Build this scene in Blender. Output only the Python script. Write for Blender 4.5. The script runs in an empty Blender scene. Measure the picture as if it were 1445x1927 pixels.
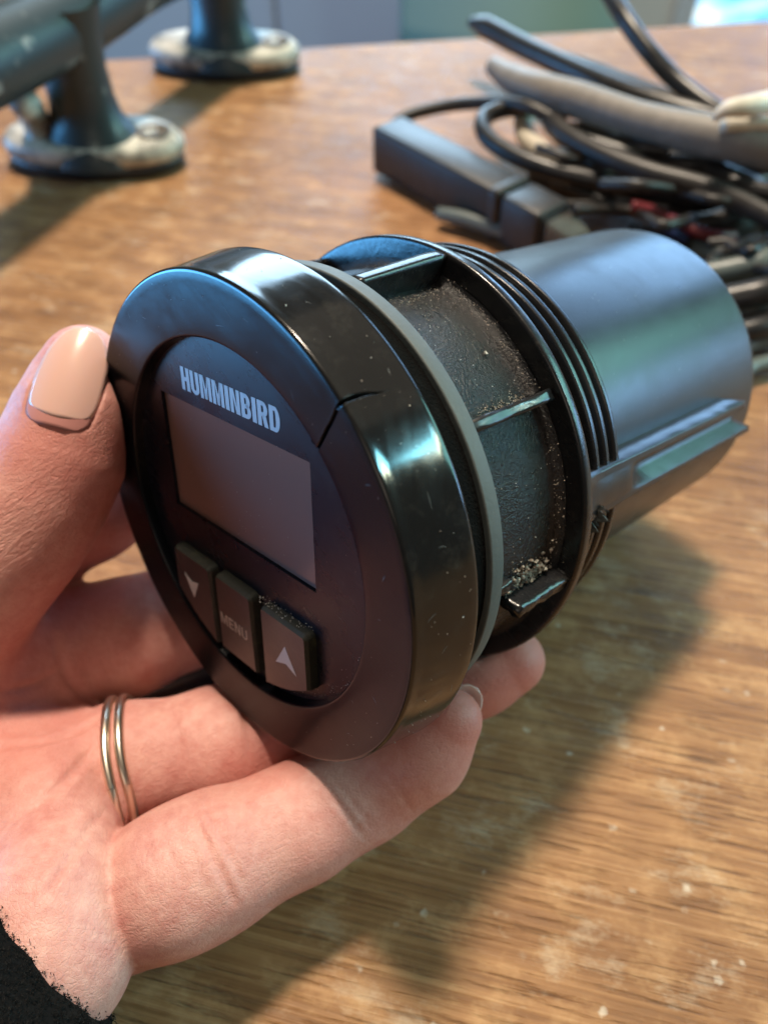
import bpy, bmesh, math, random
import numpy as np
from mathutils import Vector, Matrix
random.seed(7); rng = np.random.default_rng(7)
S = bpy.context.scene
COL = S.collection
MM = 0.001
# ------------------------------------------------------------------ camera
PITCH = math.radians(50.0)          # looking down at the bench
CAMH = 0.128                        # lens height above the table top
FPX, CX, CY = 1447.0, 722.5, 963.5  # focal length and centre of the 1445 x 1927 photograph
cam = bpy.data.cameras.new('camera'); camo = bpy.data.objects.new('camera', cam); COL.objects.link(camo)
cam.sensor_fit = 'VERTICAL'; cam.sensor_height = 36.0; cam.sensor_width = 27.0
cam.lens = FPX / 1927 * 36.0
cam.clip_start = 0.005; cam.clip_end = 60
camo.location = (0, 0, CAMH); camo.rotation_euler = (math.pi/2 - PITCH, 0, 0)
cam.dof.use_dof = True; cam.dof.focus_distance = 0.091; cam.dof.aperture_fstop = 27.03/1.6
S.camera = camo
sP, cP = math.sin(PITCH), math.cos(PITCH)
# ------------------------------------------------------------------ world and lamps
W = bpy.data.worlds.new('World'); S.world = W; W.use_nodes = True
wb = W.node_tree.nodes['Background']; wb.inputs[0].default_value = (0.80, 0.70, 0.62, 1); wb.inputs[1].default_value = 0.09
def area(name, loc, target, sx, sy, power, color, spread=180):
    l = bpy.data.lights.new(name, 'AREA'); l.shape = 'RECTANGLE'; l.size = sx; l.size_y = sy
    l.energy = power; l.color = color; l.spread = math.radians(spread)
    o = bpy.data.objects.new(name, l); COL.objects.link(o); o.location = loc
    o.rotation_euler = (Vector(target) - Vector(loc)).to_track_quat('-Z', 'Y').to_euler()
    return o
area('ceiling_lamp', (-0.05, 0.60, 1.35), (0, .1, .05), 0.17, 0.15, 31.0, (1.0, 0.845, 0.665))
area('ceiling_bounce_light', (0.75, 0.95, 2.15), (.4, .6, 0), 2.4, 2.4, 6.5, (1.0, 0.84, 0.66))
area('far_window_light', (0.00, 2.1, 0.60), (0, .1, .05), 1.0, 0.75, 34.0, (0.50, 0.76, 1.0))
area('far_right_window_light', (1.20, 1.85, 0.33), (0, .1, .05), 0.9, 0.50, 14.0, (0.32, 0.60, 1.0))
area('right_window_light', (1.18, 0.06, 0.90), (0, .1, .05), 0.26, 0.07, 3.6, (0.25, 0.82, 1.0))
area('right_window_low_light', (1.18, 0.06, 0.80), (0, .1, .05), 0.24, 0.05, 2.6, (0.92, 1.0, 0.72))
area('right_teal_light', (1.45, 0.42, 0.62), (0, .1, .05), 0.80, 0.45, 9.5, (0.36, 0.97, 0.92))
area('right_blue_light', (1.55, 0.36, 0.20), (0, .1, .05), 0.50, 0.22, 5.0, (0.32, 0.60, 1.0))
area('left_window_light', (-1.25, 0.36, -0.04), (0, .1, .05), 0.8, 0.55, 27.0, (0.12, 0.48, 1.0))
area('front_room_light', (-0.5, -1.3, 1.1), (0, .1, .05), 1.0, 0.6, 3.0, (1.0, 0.84, 0.70))
S.view_settings.view_transform = 'Standard'; S.view_settings.look = 'None'
S.view_settings.exposure = 0.0; S.view_settings.gamma = 1.0
S.cycles.max_bounces = 8
# ------------------------------------------------------------------ helpers
def cpt(px, py, d):                 # point on the view ray of a photo pixel at depth d (mm) -> world metres
    a, b = (px-CX)/FPX, (py-CY)/FPX; d *= MM
    return Vector((a*d, (cP - b*sP)*d, CAMH + (-sP - b*cP)*d))
def tpt(px, py, h=0.0):             # point above the table at height h (mm)
    a, b = (px-CX)/FPX, (py-CY)/FPX
    d = (CAMH - h*MM)/(sP + b*cP)
    return Vector((a*d, (cP - b*sP)*d, h*MM))
def depth_of(p): return p.y*cP - (p.z-CAMH)*sP
def tag(o, label=None, cat=None, group=None, kind=None):
    if label: o['label'] = label
    if cat: o['category'] = cat
    if group: o['group'] = group
    if kind: o['kind'] = kind
    return o
def empty(name, loc=(0,0,0), mat=None):
    o = bpy.data.objects.new(name, None); COL.objects.link(o); o.empty_display_size = 0.01
    if mat is not None: o.matrix_world = mat
    else: o.location = loc
    return o
def link(name, me, m, parent=None, smooth=True):
    o = bpy.data.objects.new(name, me); COL.objects.link(o)
    for x in (m if isinstance(m, (list, tuple)) else [m]): me.materials.append(x)
    if smooth: me.polygons.foreach_set('use_smooth', [True]*len(me.polygons))
    if parent is not None: o.parent = parent
    return o
def frombm(name, bm, m, parent=None, smooth=True, recalc=True):
    if recalc: bmesh.ops.recalc_face_normals(bm, faces=bm.faces)
    me = bpy.data.meshes.new(name); bm.to_mesh(me); bm.free()
    return link(name, me, m, parent, smooth)
def frompy(name, v, f, m, parent=None, smooth=True, recalc=False):
    me = bpy.data.meshes.new(name); me.from_pydata([tuple(x) for x in v], [], [tuple(int(i) for i in q) for q in f]); me.update()
    if recalc:
        bm = bmesh.new(); bm.from_mesh(me); bmesh.ops.recalc_face_normals(bm, faces=bm.faces); bm.to_mesh(me); bm.free()
    return link(name, me, m, parent, smooth)
def box(bm, c, s, mat=None):
    r = bmesh.ops.create_cube(bm, size=1.0)
    M = Matrix.Translation(c) @ (mat.to_4x4() if mat is not None else Matrix.Identity(4)) @ Matrix.Diagonal((*s, 1))
    bmesh.ops.transform(bm, matrix=M, verts=r['verts']); return r['verts']
def bevel_all(bm, w, seg=2):
    bmesh.ops.bevel(bm, geom=list(bm.edges), offset=w, segments=seg, affect='EDGES', profile=0.5)
def catmull(pts, n=10):
    pts = [np.array(p, float) for p in pts]; P = [2*pts[0]-pts[1]] + pts + [2*pts[-1]-pts[-2]]; out = []
    for i in range(1, len(P)-2):
        a, b, c, d = P[i-1:i+3]
        for k in range(n):
            t = k/n
            out.append(.5*((2*b)+(c-a)*t+(2*a-5*b+4*c-d)*t*t+(-a+3*b-3*c+d)*t**3))
    out.append(pts[-1]); return np.array(out)
def tube(path, rad, seg=14, cap=True, flat=None):
    """swept tube; path Nx3, rad scalar or list; returns verts, faces"""
    path = np.asarray(path, float); N = len(path); rad = np.broadcast_to(np.asarray(rad, float), (N,))
    T = np.gradient(path, axis=0); T /= np.linalg.norm(T, axis=1)[:, None]+1e-12
    u = np.cross(T[0], (0, 0, 1)); 
    if np.linalg.norm(u) < 1e-3: u = np.cross(T[0], (0, 1, 0))
    u /= np.linalg.norm(u); V = []; F = []
    for i in range(N):
        u = u - T[i]*(u@T[i]); u /= np.linalg.norm(u); w = np.cross(T[i], u)
        for k in range(seg):
            a = 2*math.pi*k/seg; V.append(path[i] + rad[i]*(u*math.cos(a)+w*math.sin(a)))
    for i in range(N-1):
        for k in range(seg):
            a, b = i*seg+k, i*seg+(k+1) % seg; F.append((a, b, b+seg, a+seg))
    if cap:
        F.append(tuple(range(seg))[::-1]); F.append(tuple((N-1)*seg+k for k in range(seg)))
    return V, F
# ------------------------------------------------------------------ materials
def mat(name, color=(.5,.5,.5), rough=.5, metal=0., **kw):
    m = bpy.data.materials.new(name); m.use_nodes = True
    b = m.node_tree.nodes['Principled BSDF']
    b.inputs['Base Color'].default_value = (*color, 1); b.inputs['Roughness'].default_value = rough; b.inputs['Metallic'].default_value = metal
    for k, v in kw.items(): b.inputs[k.replace('_', ' ')].default_value = v
    return m
class NT:
    def __init__(s, m): s.t = m.node_tree; s.b = s.t.nodes['Principled BSDF']
    def n(s, typ, **kw):
        x = s.t.nodes.new(typ)
        for k, v in kw.items():
            if k.startswith('i_'):
                key = k[2:].replace('_', ' '); key = int(key) if key.isdigit() else key
                if hasattr(v, 'is_linked') or isinstance(v, bpy.types.NodeSocket): s.t.links.new(v, x.inputs[key])
                else: x.inputs[key].default_value = v
            else: setattr(x, k, v)
        return x
    def l(s, a, b): s.t.links.new(a, b)
    def coord(s, scale=(1,1,1), rot=(0,0,0)):
        c = s.n('ShaderNodeTexCoord'); r = s.n('ShaderNodeMapping'); s.l(c.outputs['Object'], r.inputs[0]); r.inputs['Rotation'].default_value = rot
        m = s.n('ShaderNodeMapping'); s.l(r.outputs[0], m.inputs[0]); m.inputs['Scale'].default_value = scale; return m.outputs[0]   # turn first, then stretch
    def noise(s, vec, scale=1., detail=4., rough=.5, dist=0.):
        x = s.n('ShaderNodeTexNoise'); s.l(vec, x.inputs['Vector']); x.inputs['Scale'].default_value = scale
        x.inputs['Detail'].default_value = detail; x.inputs['Roughness'].default_value = rough; x.inputs['Distortion'].default_value = dist
        return x.outputs['Fac']
    def ramp(s, fac, stops, interp='LINEAR'):
        r = s.n('ShaderNodeValToRGB'); s.l(fac, r.inputs[0]); cr = r.color_ramp; cr.interpolation = interp
        while len(cr.elements) < len(stops): cr.elements.new(.5)
        for e, (p, c) in zip(cr.elements, stops):
            e.position = p; e.color = (c, c, c, 1) if isinstance(c, (int, float)) else (*c, 1)
        return r.outputs[0]
    def mix(s, fac, a, b, mode='MIX'):
        x = s.n('ShaderNodeMix', data_type='RGBA', blend_type=mode)
        for v, k in ((fac, 0), (a, 6), (b, 7)):
            if isinstance(v, bpy.types.NodeSocket): s.l(v, x.inputs[k])
            else: x.inputs[k].default_value = v if k == 0 else (*v, 1)
        return x.outputs[2]
    def math(s, op, a, b=0.):
        x = s.n('ShaderNodeMath', operation=op)
        for v, k in ((a, 0), (b, 1)):
            if isinstance(v, bpy.types.NodeSocket): s.l(v, x.inputs[k])
            else: x.inputs[k].default_value = v
        return x.outputs[0]
    def bump(s, h, strength=.3, dist=.001, normal=None):
        x = s.n('ShaderNodeBump'); s.l(h, x.inputs['Height']); x.inputs['Strength'].default_value = strength; x.inputs['Distance'].default_value = dist
        if normal is not None: s.l(normal, x.inputs['Normal'])
        return x.outputs[0]
    def color(s, v): s.l(v, s.b.inputs['Base Color'])
    def rough(s, v): s.l(v, s.b.inputs['Roughness'])
    def norm(s, v): s.l(v, s.b.inputs['Normal'])
def plastic(name, col, r0, r1, bump_scale=0, bump_h=0, dust=0., spec=.5, sm=1200, dustcol=(.30,.27,.22)):
    m = mat(name, col, r0, 0); t = NT(m); t.b.inputs['Specular IOR Level'].default_value = spec
    c = t.coord()
    f = t.noise(c, sm*.12, 5, .6); sc = t.noise(t.coord((60, 60, 900), (.6, .3, .2)), 1.5, 3, .6)
    f2 = t.math('MULTIPLY', f, t.math('ADD', .55, t.math('MULTIPLY', sc, .9)))
    t.rough(t.ramp(f2, [(.25, r0), (.75, r1)]))
    if dust:
        d = t.noise(c, 420, 6, .75); d2 = t.noise(c, 75, 3, .6)
        k = t.math('MULTIPLY', t.ramp(d, [(.52, 0.), (.78, 1.)]), t.ramp(d2, [(.38, 0.), (.7, dust)]))
        t.color(t.mix(k, col, dustcol))
    if bump_scale:
        t.norm(t.bump(t.noise(c, bump_scale, 3, .6), bump_h, .0003))
    return m
M = {}
M['gloss'] = plastic('black_gloss_plastic', (.008, .008, .008), .07, .22, 90, .06, .10)
M['satin'] = plastic('black_satin_plastic', (.004, .005, .007), .17, .27, 700, .04, .025, spec=.18)
M['lens'] = plastic('navy_lens_plastic', (.006, .007, .012), .22, .34, 900, .03, .06, spec=.22)
M['pebble'] = plastic('pebbled_black_plastic', (.009, .009, .010), .20, .32, 2900, 1.0, .05)
M['moulded'] = plastic('moulded_black_plastic', (.009, .009, .010), .20, .34, 700, .15, .16)
M['thread'] = plastic('thread_black_plastic', (.009, .009, .010), .20, .32, 0, 0, .06)
M['housing'] = plastic('matte_black_housing', (.008, .009, .012), .27, .37, 3500, .09, .05, spec=.6)
M['rubber'] = plastic('grey_rubber', (.085, .098, .095), .55, .7, 1800, .15, .3)
M['foam'] = plastic('black_foam', (.004, .004, .004), .95, 1.0, 3000, .9, .03, spec=.08)
M['button'] = plastic('button_rubber', (.030, .024, .026), .32, .42, 1500, .08, .15)
M['button_side'] = plastic('button_side_rubber', (.012, .014, .010), .6, .75, 2500, .3, .3, dustcol=(.20, .20, .08))
M['screen'] = plastic('lcd_screen', (.165, .098, .084), .13, .15, spec=.28)
M['print'] = mat('light_grey_print', (.44, .46, .48), .5)
M['menuprint'] = mat('worn_grey_print', (.36, .33, .31), .5)
M['crack'] = mat('crack_black', (.001, .001, .001), 1.0, Specular_IOR_Level=0.)
m = mat('dirt_crumbs', (.32, .25, .18), .9); M['dirt'] = m; t = NT(m)
t.color(t.ramp(t.noise(t.coord(), 700, 2), [(.35, (.12, .085, .06)), (.65, (.52, .46, .38))]))
M['dust'] = mat('pale_dust', (.55, .53, .48), .9)

# table wood
def wood():
    m = mat('worn_brown_wood', rough=.45); t = NT(m); rot = (0, 0, math.radians(13))
    fine = t.noise(t.coord((14, 1150, 1), rot), 1, 6, .68, .4)
    mid = t.noise(t.coord((5, 260, 1), rot), 1, 5, .62, .8)
    wide = t.noise(t.coord((5, 22, 1), rot), 1, 3, .55, .8)
    blot = t.noise(t.coord((46, 60, 1), rot), 1, 5, .6)
    blot2 = t.noise(t.coord((120, 170, 1), rot), 1, 4, .65)
    pore = t.noise(t.coord((85, 1500, 1), rot), 1, 4, .6)
    g = t.math('ADD', t.math('MULTIPLY', fine, .46), t.math('ADD', t.math('MULTIPLY', mid, .24), t.math('ADD', t.math('MULTIPLY', wide, .12), t.math('MULTIPLY', blot2, .18))))
    c = t.ramp(g, [(.34, (.115, .048, .018)), (.45, (.245, .113, .044)), (.55, (.370, .189, .080)), (.68, (.56, .330, .168))])
    c = t.mix(t.ramp(blot, [(.36, .42), (.62, 0.)]), c, (.17, .078, .030), 'MIX')
    c = t.mix(t.ramp(blot2, [(.52, 0.), (.74, .45)]), c, (.58, .36, .18))
    c = t.mix(t.ramp(pore, [(.58, 0.), (.72, .62)]), c, (.045, .020, .009))
    # white paint specks and smears
    v = t.n('ShaderNodeTexVoronoi', feature='F1'); t.l(t.coord((260, 300, 1), rot), v.inputs['Vector']); v.inputs['Scale'].default_value = 1
    v2 = t.n('ShaderNodeTexVoronoi', feature='F1'); t.l(t.coord((260, 300, 1), rot), v2.inputs['Vector']); v2.inputs['Scale'].default_value = 1
    sel = t.ramp(t.n('ShaderNodeSeparateColor', i_0=v2.outputs['Color']).outputs[0], [(.80, 0.), (.84, 1.)])
    sp = t.math('MULTIPLY', t.ramp(t.math('ADD', v.outputs['Distance'], t.math('MULTIPLY', t.math('SUBTRACT', t.noise(t.coord((900, 900, 1)), 1, 3), .5), .5)), [(.03, 1.), (.20, 0.)]), sel)
    zone = t.ramp(t.noise(t.coord((22, 22, 1), (0, 0, .6)), 1, 3), [(.36, .08), (.56, 1.)])
    c = t.mix(t.math('MULTIPLY', sp, t.math('MULTIPLY', zone, .55)), c, (.72, .66, .55))
    smear = t.math('MULTIPLY', t.ramp(t.noise(t.coord((60, 110, 1), rot), 1, 6, .72), [(.55, 0.), (.72, .6)]), zone)
    c = t.mix(smear, c, (.62, .50, .36))
    t.color(c)
    t.rough(t.ramp(blot2, [(.3, .42), (.7, .60)])); t.b.inputs['Specular IOR Level'].default_value = .32
    h = t.math('SUBTRACT', t.math('MULTIPLY', fine, .7), t.math('MULTIPLY', t.ramp(pore, [(.55, 0.), (.7, 1.)]), .9))
    t.norm(t.bump(h, .55, .0006)); return m
M['wood'] = wood()

# skin
def skin():
    m = mat('warm_skin', (.62, .33, .22), .42); t = NT(m); b = t.b
    b.inputs['Subsurface Weight'].default_value = .09; b.inputs['Subsurface Radius'].default_value = (1.0, .35, .18); b.inputs['Subsurface Scale'].default_value = .0028
    c = t.coord()
    mot = t.math('ADD', t.math('MULTIPLY', t.noise(c, 160, 5, .65), .6), t.math('MULTIPLY', t.noise(c, 620, 4, .6), .4)); big = t.noise(c, 40, 3, .55)
    col = t.ramp(mot, [(.36, (.550, .232, .200)), (.64, (.710, .405, .350))])
    col = t.mix(t.ramp(big, [(.4, 0.), (.7, .45)]), col, (.57, .235, .180))
    at = t.n('ShaderNodeAttribute', attribute_name='blush').outputs['Fac']
    col = t.mix(t.math('MULTIPLY', at, .9), col, (.56, .175, .140))
    t.color(col)
    t.rough(t.ramp(t.noise(c, 900, 3), [(.3, .42), (.7, .56)])); b.inputs['Specular IOR Level'].default_value = .36
    v = t.n('ShaderNodeTexVoronoi', feature='DISTANCE_TO_EDGE'); t.l(c, v.inputs['Vector']); v.inputs['Scale'].default_value = 1900
    cells = t.ramp(v.outputs['Distance'], [(0., 0.), (.14, 1.)])
    kn = t.n('ShaderNodeAttribute', attribute_name='knuckle').outputs['Fac']
    ridg = t.noise(t.coord((240, 240, 1250), (0.25, 0.45, 0.0)), 1, 3, .55, 1.2)
    wr = t.noise(t.coord((900, 900, 1500), (.2, .3, .2)), 1, 4, .6, .8)
    n1 = t.bump(cells, .23, .00023)
    n2 = t.bump(t.math('MULTIPLY', ridg, kn), .5, .0005, n1)
    n3 = t.bump(wr, .42, .00035, n2)
    t.norm(n3); return m
M['skin'] = skin()
M['polish'] = mat('pale_peach_nail_polish', (.80, .46, .39), .22, Coat_Weight=.3, Subsurface_Weight=.15, Subsurface_Scale=.001)
M['nail'] = mat('bare_nail', (.50, .225, .20), .55, Specular_IOR_Level=.2)
M['nailtip'] = mat('white_nail_edge', (.86, .68, .62), .35)
M['fleece'] = mat('black_fleece', (.0050, .0050, .0055), 1.0, Specular_IOR_Level=.06, Sheen_Weight=.05, Sheen_Roughness=.5)
M['gold'] = mat('silver_ring_metal', (.78, .68, .56), .30, 1.0)

# ------------------------------------------------------------------ table, floor, wall, things behind
def edge_y(x):
    a, b = tpt(560, 90), tpt(1300, 46); return a.y + (b.y-a.y)/(b.x-a.x)*(x-a.x)
table = tag(empty('table', (0, 0, -0.74)), 'worn brown wooden table top scattered with pale paint specks', 'table')
bm = bmesh.new()
top = [(-.25, -.55), (.95, -.55), (.95, edge_y(.95)), (-.25, edge_y(-.25))]
vt = [bm.verts.new((x, y, 0.74)) for x, y in top]; vb = [bm.verts.new((x, y, .715)) for x, y in top]
bm.faces.new(vt); bm.faces.new(vb[::-1])
for i in range(4): bm.faces.new((vt[i], vb[i], vb[(i+1) % 4], vt[(i+1) % 4]))
bmesh.ops.bevel(bm, geom=[e for e in bm.edges], offset=.0015, segments=2, affect='EDGES')
frombm('tabletop', bm, M['wood'], table, smooth=False)
for x, y in ((-.19, -.48), (.88, -.48), (.88, .44), (-.19, .28)):
    bm = bmesh.new(); box(bm, (x, y, .3565), (.06, .06, .713)); bevel_all(bm, .003); frombm('leg', bm, M['wood'], table, smooth=False)
mf = mat('grey_concrete_floor', (.16, .165, .18), .8); t = NT(mf); t.color(t.ramp(t.noise(t.coord(), 6, 5), [(.3, (.13, .135, .15)), (.7, (.20, .205, .22))]))
bm = bmesh.new(); box(bm, (0, 1.0, -.765), (7, 6, .05)); tag(frombm('floor', bm, mf, None, False), kind='structure')
mw = mat('cream_wall_paint', (.80, .76, .68), .85); t = NT(mw); t.norm(t.bump(t.noise(t.coord(), 90, 3), .1, .002))
bm = bmesh.new(); box(bm, (0, 2.46, .41), (7, .1, 2.3)); tag(frombm('wall', bm, mw, None, False), kind='structure')
# grey storage chest, olive chair and window: only their lower edges show above the table's far edge
def wallpt(px, py, y):
    a, b = (px-CX)/FPX, (py-CY)/FPX; d = y/(cP - b*sP); return Vector((a*d, y, CAMH + (-sP - b*cP)*d))
l0, l1 = wallpt(180, 40, 1.55), wallpt(870, 40, 1.55)
mg = mat('slate_grey_laminate', (.34, .35, .38), .6)
chest = tag(empty('cabinet', ((l0.x+l1.x)/2, 1.70, -.74)), 'plain slate grey cabinet, out of focus beyond the far edge of the table', 'cabinet')
w = l1.x-l0.x
bm = bmesh.new(); box(bm, (0, .02, .38), (w, .36, .76)); bevel_all(bm, .006); frombm('body', bm, mg, chest, False)
for k in (-1, 1):
    bm = bmesh.new(); box(bm, (k*w*.247, -.172, .40), (w*.485, .018, .66)); bevel_all(bm, .004); frombm('door', bm, mg, chest, False)
c0 = wallpt(985, 30, 1.25)
mo = mat('olive_upholstery', (.30, .34, .24), .9); t = NT(mo); t.norm(t.bump(t.noise(t.coord(), 400, 3), .4, .001))
ch = tag(empty('chair', (c0.x, 1.30, -.74)), 'olive green upholstered chair with a curved back, blurred behind the table', 'chair')
V, F = [], []
nU, nV = 28, 10
for j in range(nV+1):
    for i in range(nU+1):
        u = i/nU*2-1; z = .40 + (j/nV)*(.52 - .20*u*u + .0*u)
        V.append((u*.155, .10*u*u - .04*(j/nV), z))
for j in range(nV):
    for i in range(nU): a = j*(nU+1)+i; F.append((a, a+1, a+nU+2, a+nU+1))
o = frompy('backrest', V, F, mo, ch); md = o.modifiers.new('solid', 'SOLIDIFY'); md.thickness = .05; md.offset = 0
bm = bmesh.new(); box(bm, (0, .18+.05, .42), (.30, .34, .09)); bevel_all(bm, .02, 3); frombm('seat', bm, mo, ch)
for x in (-.12, .12):
    for y in (.09, .37):
        bm = bmesh.new(); box(bm, (x, y, .19), (.03, .03, .38)); frombm('leg', bm, M['wood'], ch, False)
# window in the far wall
yw = 2.41; wl = wallpt(1283, 55, yw); wbz = wallpt(1300, 47, yw).z
mwf = mat('white_window_frame', (.75, .76, .76), .4)
mpane = mat('daylit_window_pane', (.1, .2, .3), .2); tt = NT(mpane)
tt.l(tt.ramp(tt.noise(tt.coord((3, 3, 9)), 2.2, 3), [(.36, (.05, .36, .85)), (.5, (.22, .62, .95)), (.66, (.75, .90, .95))]), tt.b.inputs['Emission Color'])
tt.b.inputs['Emission Strength'].default_value = 1.7
win = tag(empty('window', (wl.x+.45, yw, wbz)), 'bright blue daylit window in the cream wall at the top right corner', 'window')
bm = bmesh.new(); box(bm, (0, -.005, .43), (.88, .02, .85)); frombm('pane', bm, mpane, win, False)
bm = bmesh.new()
for c, s in (((0, -.012, -.02), (.98, .05, .045)), ((0, -.012, .88), (.98, .05, .05)), ((-.465, -.012, .43), (.05, .05, .855)), ((.465, -.012, .43), (.05, .05, .855))): box(bm, c, s)
frombm('frame', bm, mwf, win, False)

# ------------------------------------------------------------------ depth gauge
R = np.array([[.6958242, -.0027103, .7182071], [.3495188, .8748680, -.3353246], [-.6274275, .4843538, .6097016]])
T0 = np.array([-19.88077, 2.63357, 99.50793])
C2W = np.array([[1, 0, 0], [0, -sP, cP], [0, -cP, -sP]])
Rw = C2W @ R; Tw = C2W @ T0*MM + np.array([0, 0, CAMH])
MW = Matrix([[*Rw[0], Tw[0]], [*Rw[1], Tw[1]], [*Rw[2], Tw[2]], [0, 0, 0, 1]])
gauge = tag(empty('depth_gauge', mat=MW), 'round black depth gauge with cracked bezel, screen and three buttons, held in the hand', 'depth gauge')
def rp(r, th, z):                   # gauge coordinates: x right, y down on the face, z to the rear
    th = math.radians(th); return (r*math.cos(th)*MM, -r*math.sin(th)*MM, z*MM)
def lathe(name, prof, m, parent=gauge, thetas=None, fn=None, matfn=None, smooth=True, close=True):
    thetas = np.linspace(0, 360, 193)[:-1] if thetas is None else thetas
    n, k = len(thetas), len(prof); V = []; F = []
    for th in thetas:
        for (r, z) in prof:
            t_ = th
            if fn: r, z, t_ = fn(r, z, th)
            V.append(rp(r, t_, z))
    for i in range(n if close else n-1):
        j = (i+1) % n
        for q in range(k-1): F.append((i*k+q, i*k+q+1, j*k+q+1, j*k+q))
    o = frompy(name, V, F, m, parent, smooth, recalc=True)
    return o
def dens(pts, step=.8):
    out = []
    for (a, b) in zip(pts[:-1], pts[1:]):
        n = max(1, int(math.hypot(b[0]-a[0], b[1]-a[1])/step))
        out += [(a[0]+(b[0]-a[0])*i/n, a[1]+(b[1]-a[1])*i/n) for i in range(n)]
    return out + [pts[-1]]
def fillet(c, r, a0, a1, n=5): return [(c[0]+r*math.cos(math.radians(a0+(a1-a0)*i/n)), c[1]+r*math.sin(math.radians(a0+(a1-a0)*i/n))) for i in range(n+1)]
# bezel with the crack cut into it
prof = dens([(24.7, 3.2), (25.0, 1.0)]) + fillet((25.45, .80), .45, 180, 270)[1:] 
prof += dens([(25.6, .33), (32.4, .06)])[1:-1] + fillet((32.55, .52), .48, -92, -8, 6) + dens([(33.03, 1.0), (34.2, 8.2)])[0:] + fillet((33.85, 8.45), .35, 0, 90, 4) + [(30.4, 8.85), (30.4, 9.6)]
def crack_theta(r, z):
    if z < .9 and r < 32.9: return float(np.interp(r, [25, 26.4, 28.2, 30, 31.4, 32.9], [44.0, 44.5, 45.3, 45.8, 46.5, 46.9]))
    return float(np.interp(z, [.9, 2.0, 2.8, 3.6, 4.6], [46.9, 46.9, 46.7, 46.3, 45.7]))
CT0 = 45.9
def crack_fn(r, z, u):
    # columns of the mesh bend so that column CT0 runs along the crack; near it they dip into a narrow groove
    du = u-CT0; w_ = max(0., 1-max(0., abs(du)-2.5)/9); th = u+(crack_theta(r, z)-CT0)*w_*w_*(3-2*w_)
    front = z < .9 and r < 32.5
    if z <= 4.7 and not (z > 2.5 and r < 30):
        e = abs(du)*r*math.pi/180; wd = .25*(1 if z < 2 else max(0.15, (4.7-z)/2.7))
        if e < wd: r, z = (r, z+.8) if front else (r-.8, z)
        elif e < .5 and du > 0:
            k = (1-e/.5)*.05; r, z = (r, z-k) if front else (r+k, z)
    return r, z, th
ths = np.concatenate([np.arange(0, 42, 1.5), np.arange(42, 45, .3), np.arange(45, 46.81, .1), np.arange(46.9, 50, .3), np.arange(50, 360, 1.5)])
o = lathe('bezel', prof, [M['gloss'], M['satin']], thetas=ths, fn=crack_fn)
for p in o.data.polygons:
    r = math.hypot(p.center.x, p.center.y)/MM
    if r < 32.2 and p.center.z/MM < 2: p.material_index = 1
# thin black lining of the crack
V = []; F = []
pr_ = [(r, float(np.interp(r, [25.3, 32.3], [.30, .06]))+.22) for r in np.linspace(25.3, 32.5, 20)]+[(float(np.interp(z, [.6, 1.0, 8.2], [32.9, 33.03, 34.2]))-.2, z) for z in np.linspace(.7, 4.5, 14)]
for i, (r, z) in enumerate(pr_):
    th = crack_theta(r if r < 32.4 else 33, 0 if r < 32.55 else z); w = .23*(1 if i < 22 else max(.2, 1-(i-22)/13))/r*180/math.pi
    V += [rp(r, th-w, z), rp(r, th+w, z)]
for i in range(len(pr_)-1): F.append((2*i, 2*i+1, 2*i+3, 2*i+2))
frompy('crack', V, F, M['crack'], gauge)
lathe('foam_seal', [(29.0, 9.2), (30.9, 9.2), (30.9, 14.2), (29, 14.2)], M['foam'], smooth=False)
lathe('gasket', [(28.6, 14.0), (31.4, 14.0)] + fillet((31.5, 14.25), .25, -90, 0, 4) + fillet((31.4, 15.95), .35, 0, 90, 4) + [(28.6, 16.3)], M['rubber'])
lathe('barrel', dens([(28.8, 15.9), (28.9, 22), (29.0, 29.6)]) + fillet((30.2, 29.6), 1.2, 180, 90, 5), M['pebble'])
lathe('flange', [(28.6, 30.9), (32.3, 30.95)] + fillet((32.6, 31.35), .4, -90, 0, 3) + fillet((32.6, 32.25), .4, 0, 90, 3) + [(30, 32.7)], M['moulded'])
# stiffening ribs between gasket and flange
def rib(th, r0, r1, z0, z1, tmm, name='rib', m='moulded', rough=0.0, taper=None, nz=14, lab=None):
    V = []; F = []
    sec = []
    h = tmm/2; nr = 5
    for i in range(nr+1): sec.append((-h, i/nr))
    for a in (120, 90, 60): sec.append((h*.9*math.cos(math.radians(a))*1.0, 1.0+.02*math.sin(math.radians(a))))
    for i in range(nr+1): sec.append((h, 1-i/nr))
    k = len(sec)
    for j in range(nz+1):
        z = z0+(z1-z0)*j/nz; rt = r1 if taper is None else taper(j/nz)
        for (x, q) in sec:
            r = r0+(rt-r0)*q
            dx = random.gauss(0, rough); dr = random.gauss(0, rough)*(q > .6); dz = random.gauss(0, rough*1.5) if j in (0, nz) else 0
            V.append(rp(r+dr, th+math.degrees((x+dx)/31), z+dz))
    for j in range(nz):
        for i in range(k-1): a = j*k+i; F.append((a, a+1, a+k+1, a+k))
    F.append(tuple(range(k))); F.append(tuple(nz*k+i for i in range(k))[::-1])
    o = frompy(name, V, F, M[m], gauge, True, recalc=True)
    if lab: o['label'] = lab
    return o
rib(77.4, 28.3, 32.7, 16.1, 31.2, 1.7, taper=lambda s: 31.6+1.1*min(1, s*1.2))
rib(34.6, 28.3, 31.3, 16.1, 30.4, 1.5, rough=.05, taper=lambda s: 30.2+1.6*s**.6 + .25*math.sin(9*s), lab='rib with a melted, rounded end')
rib(-12.3, 28.3, 32.2, 20.6, 31.2, 1.5, rough=.10, lab='snapped rib with a jagged end')
rib(-5.2, 28.3, 30.6, 16.1, 20.3, 1.3, rough=.14, nz=6, lab='broken stub of a rib beside the gasket')
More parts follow.
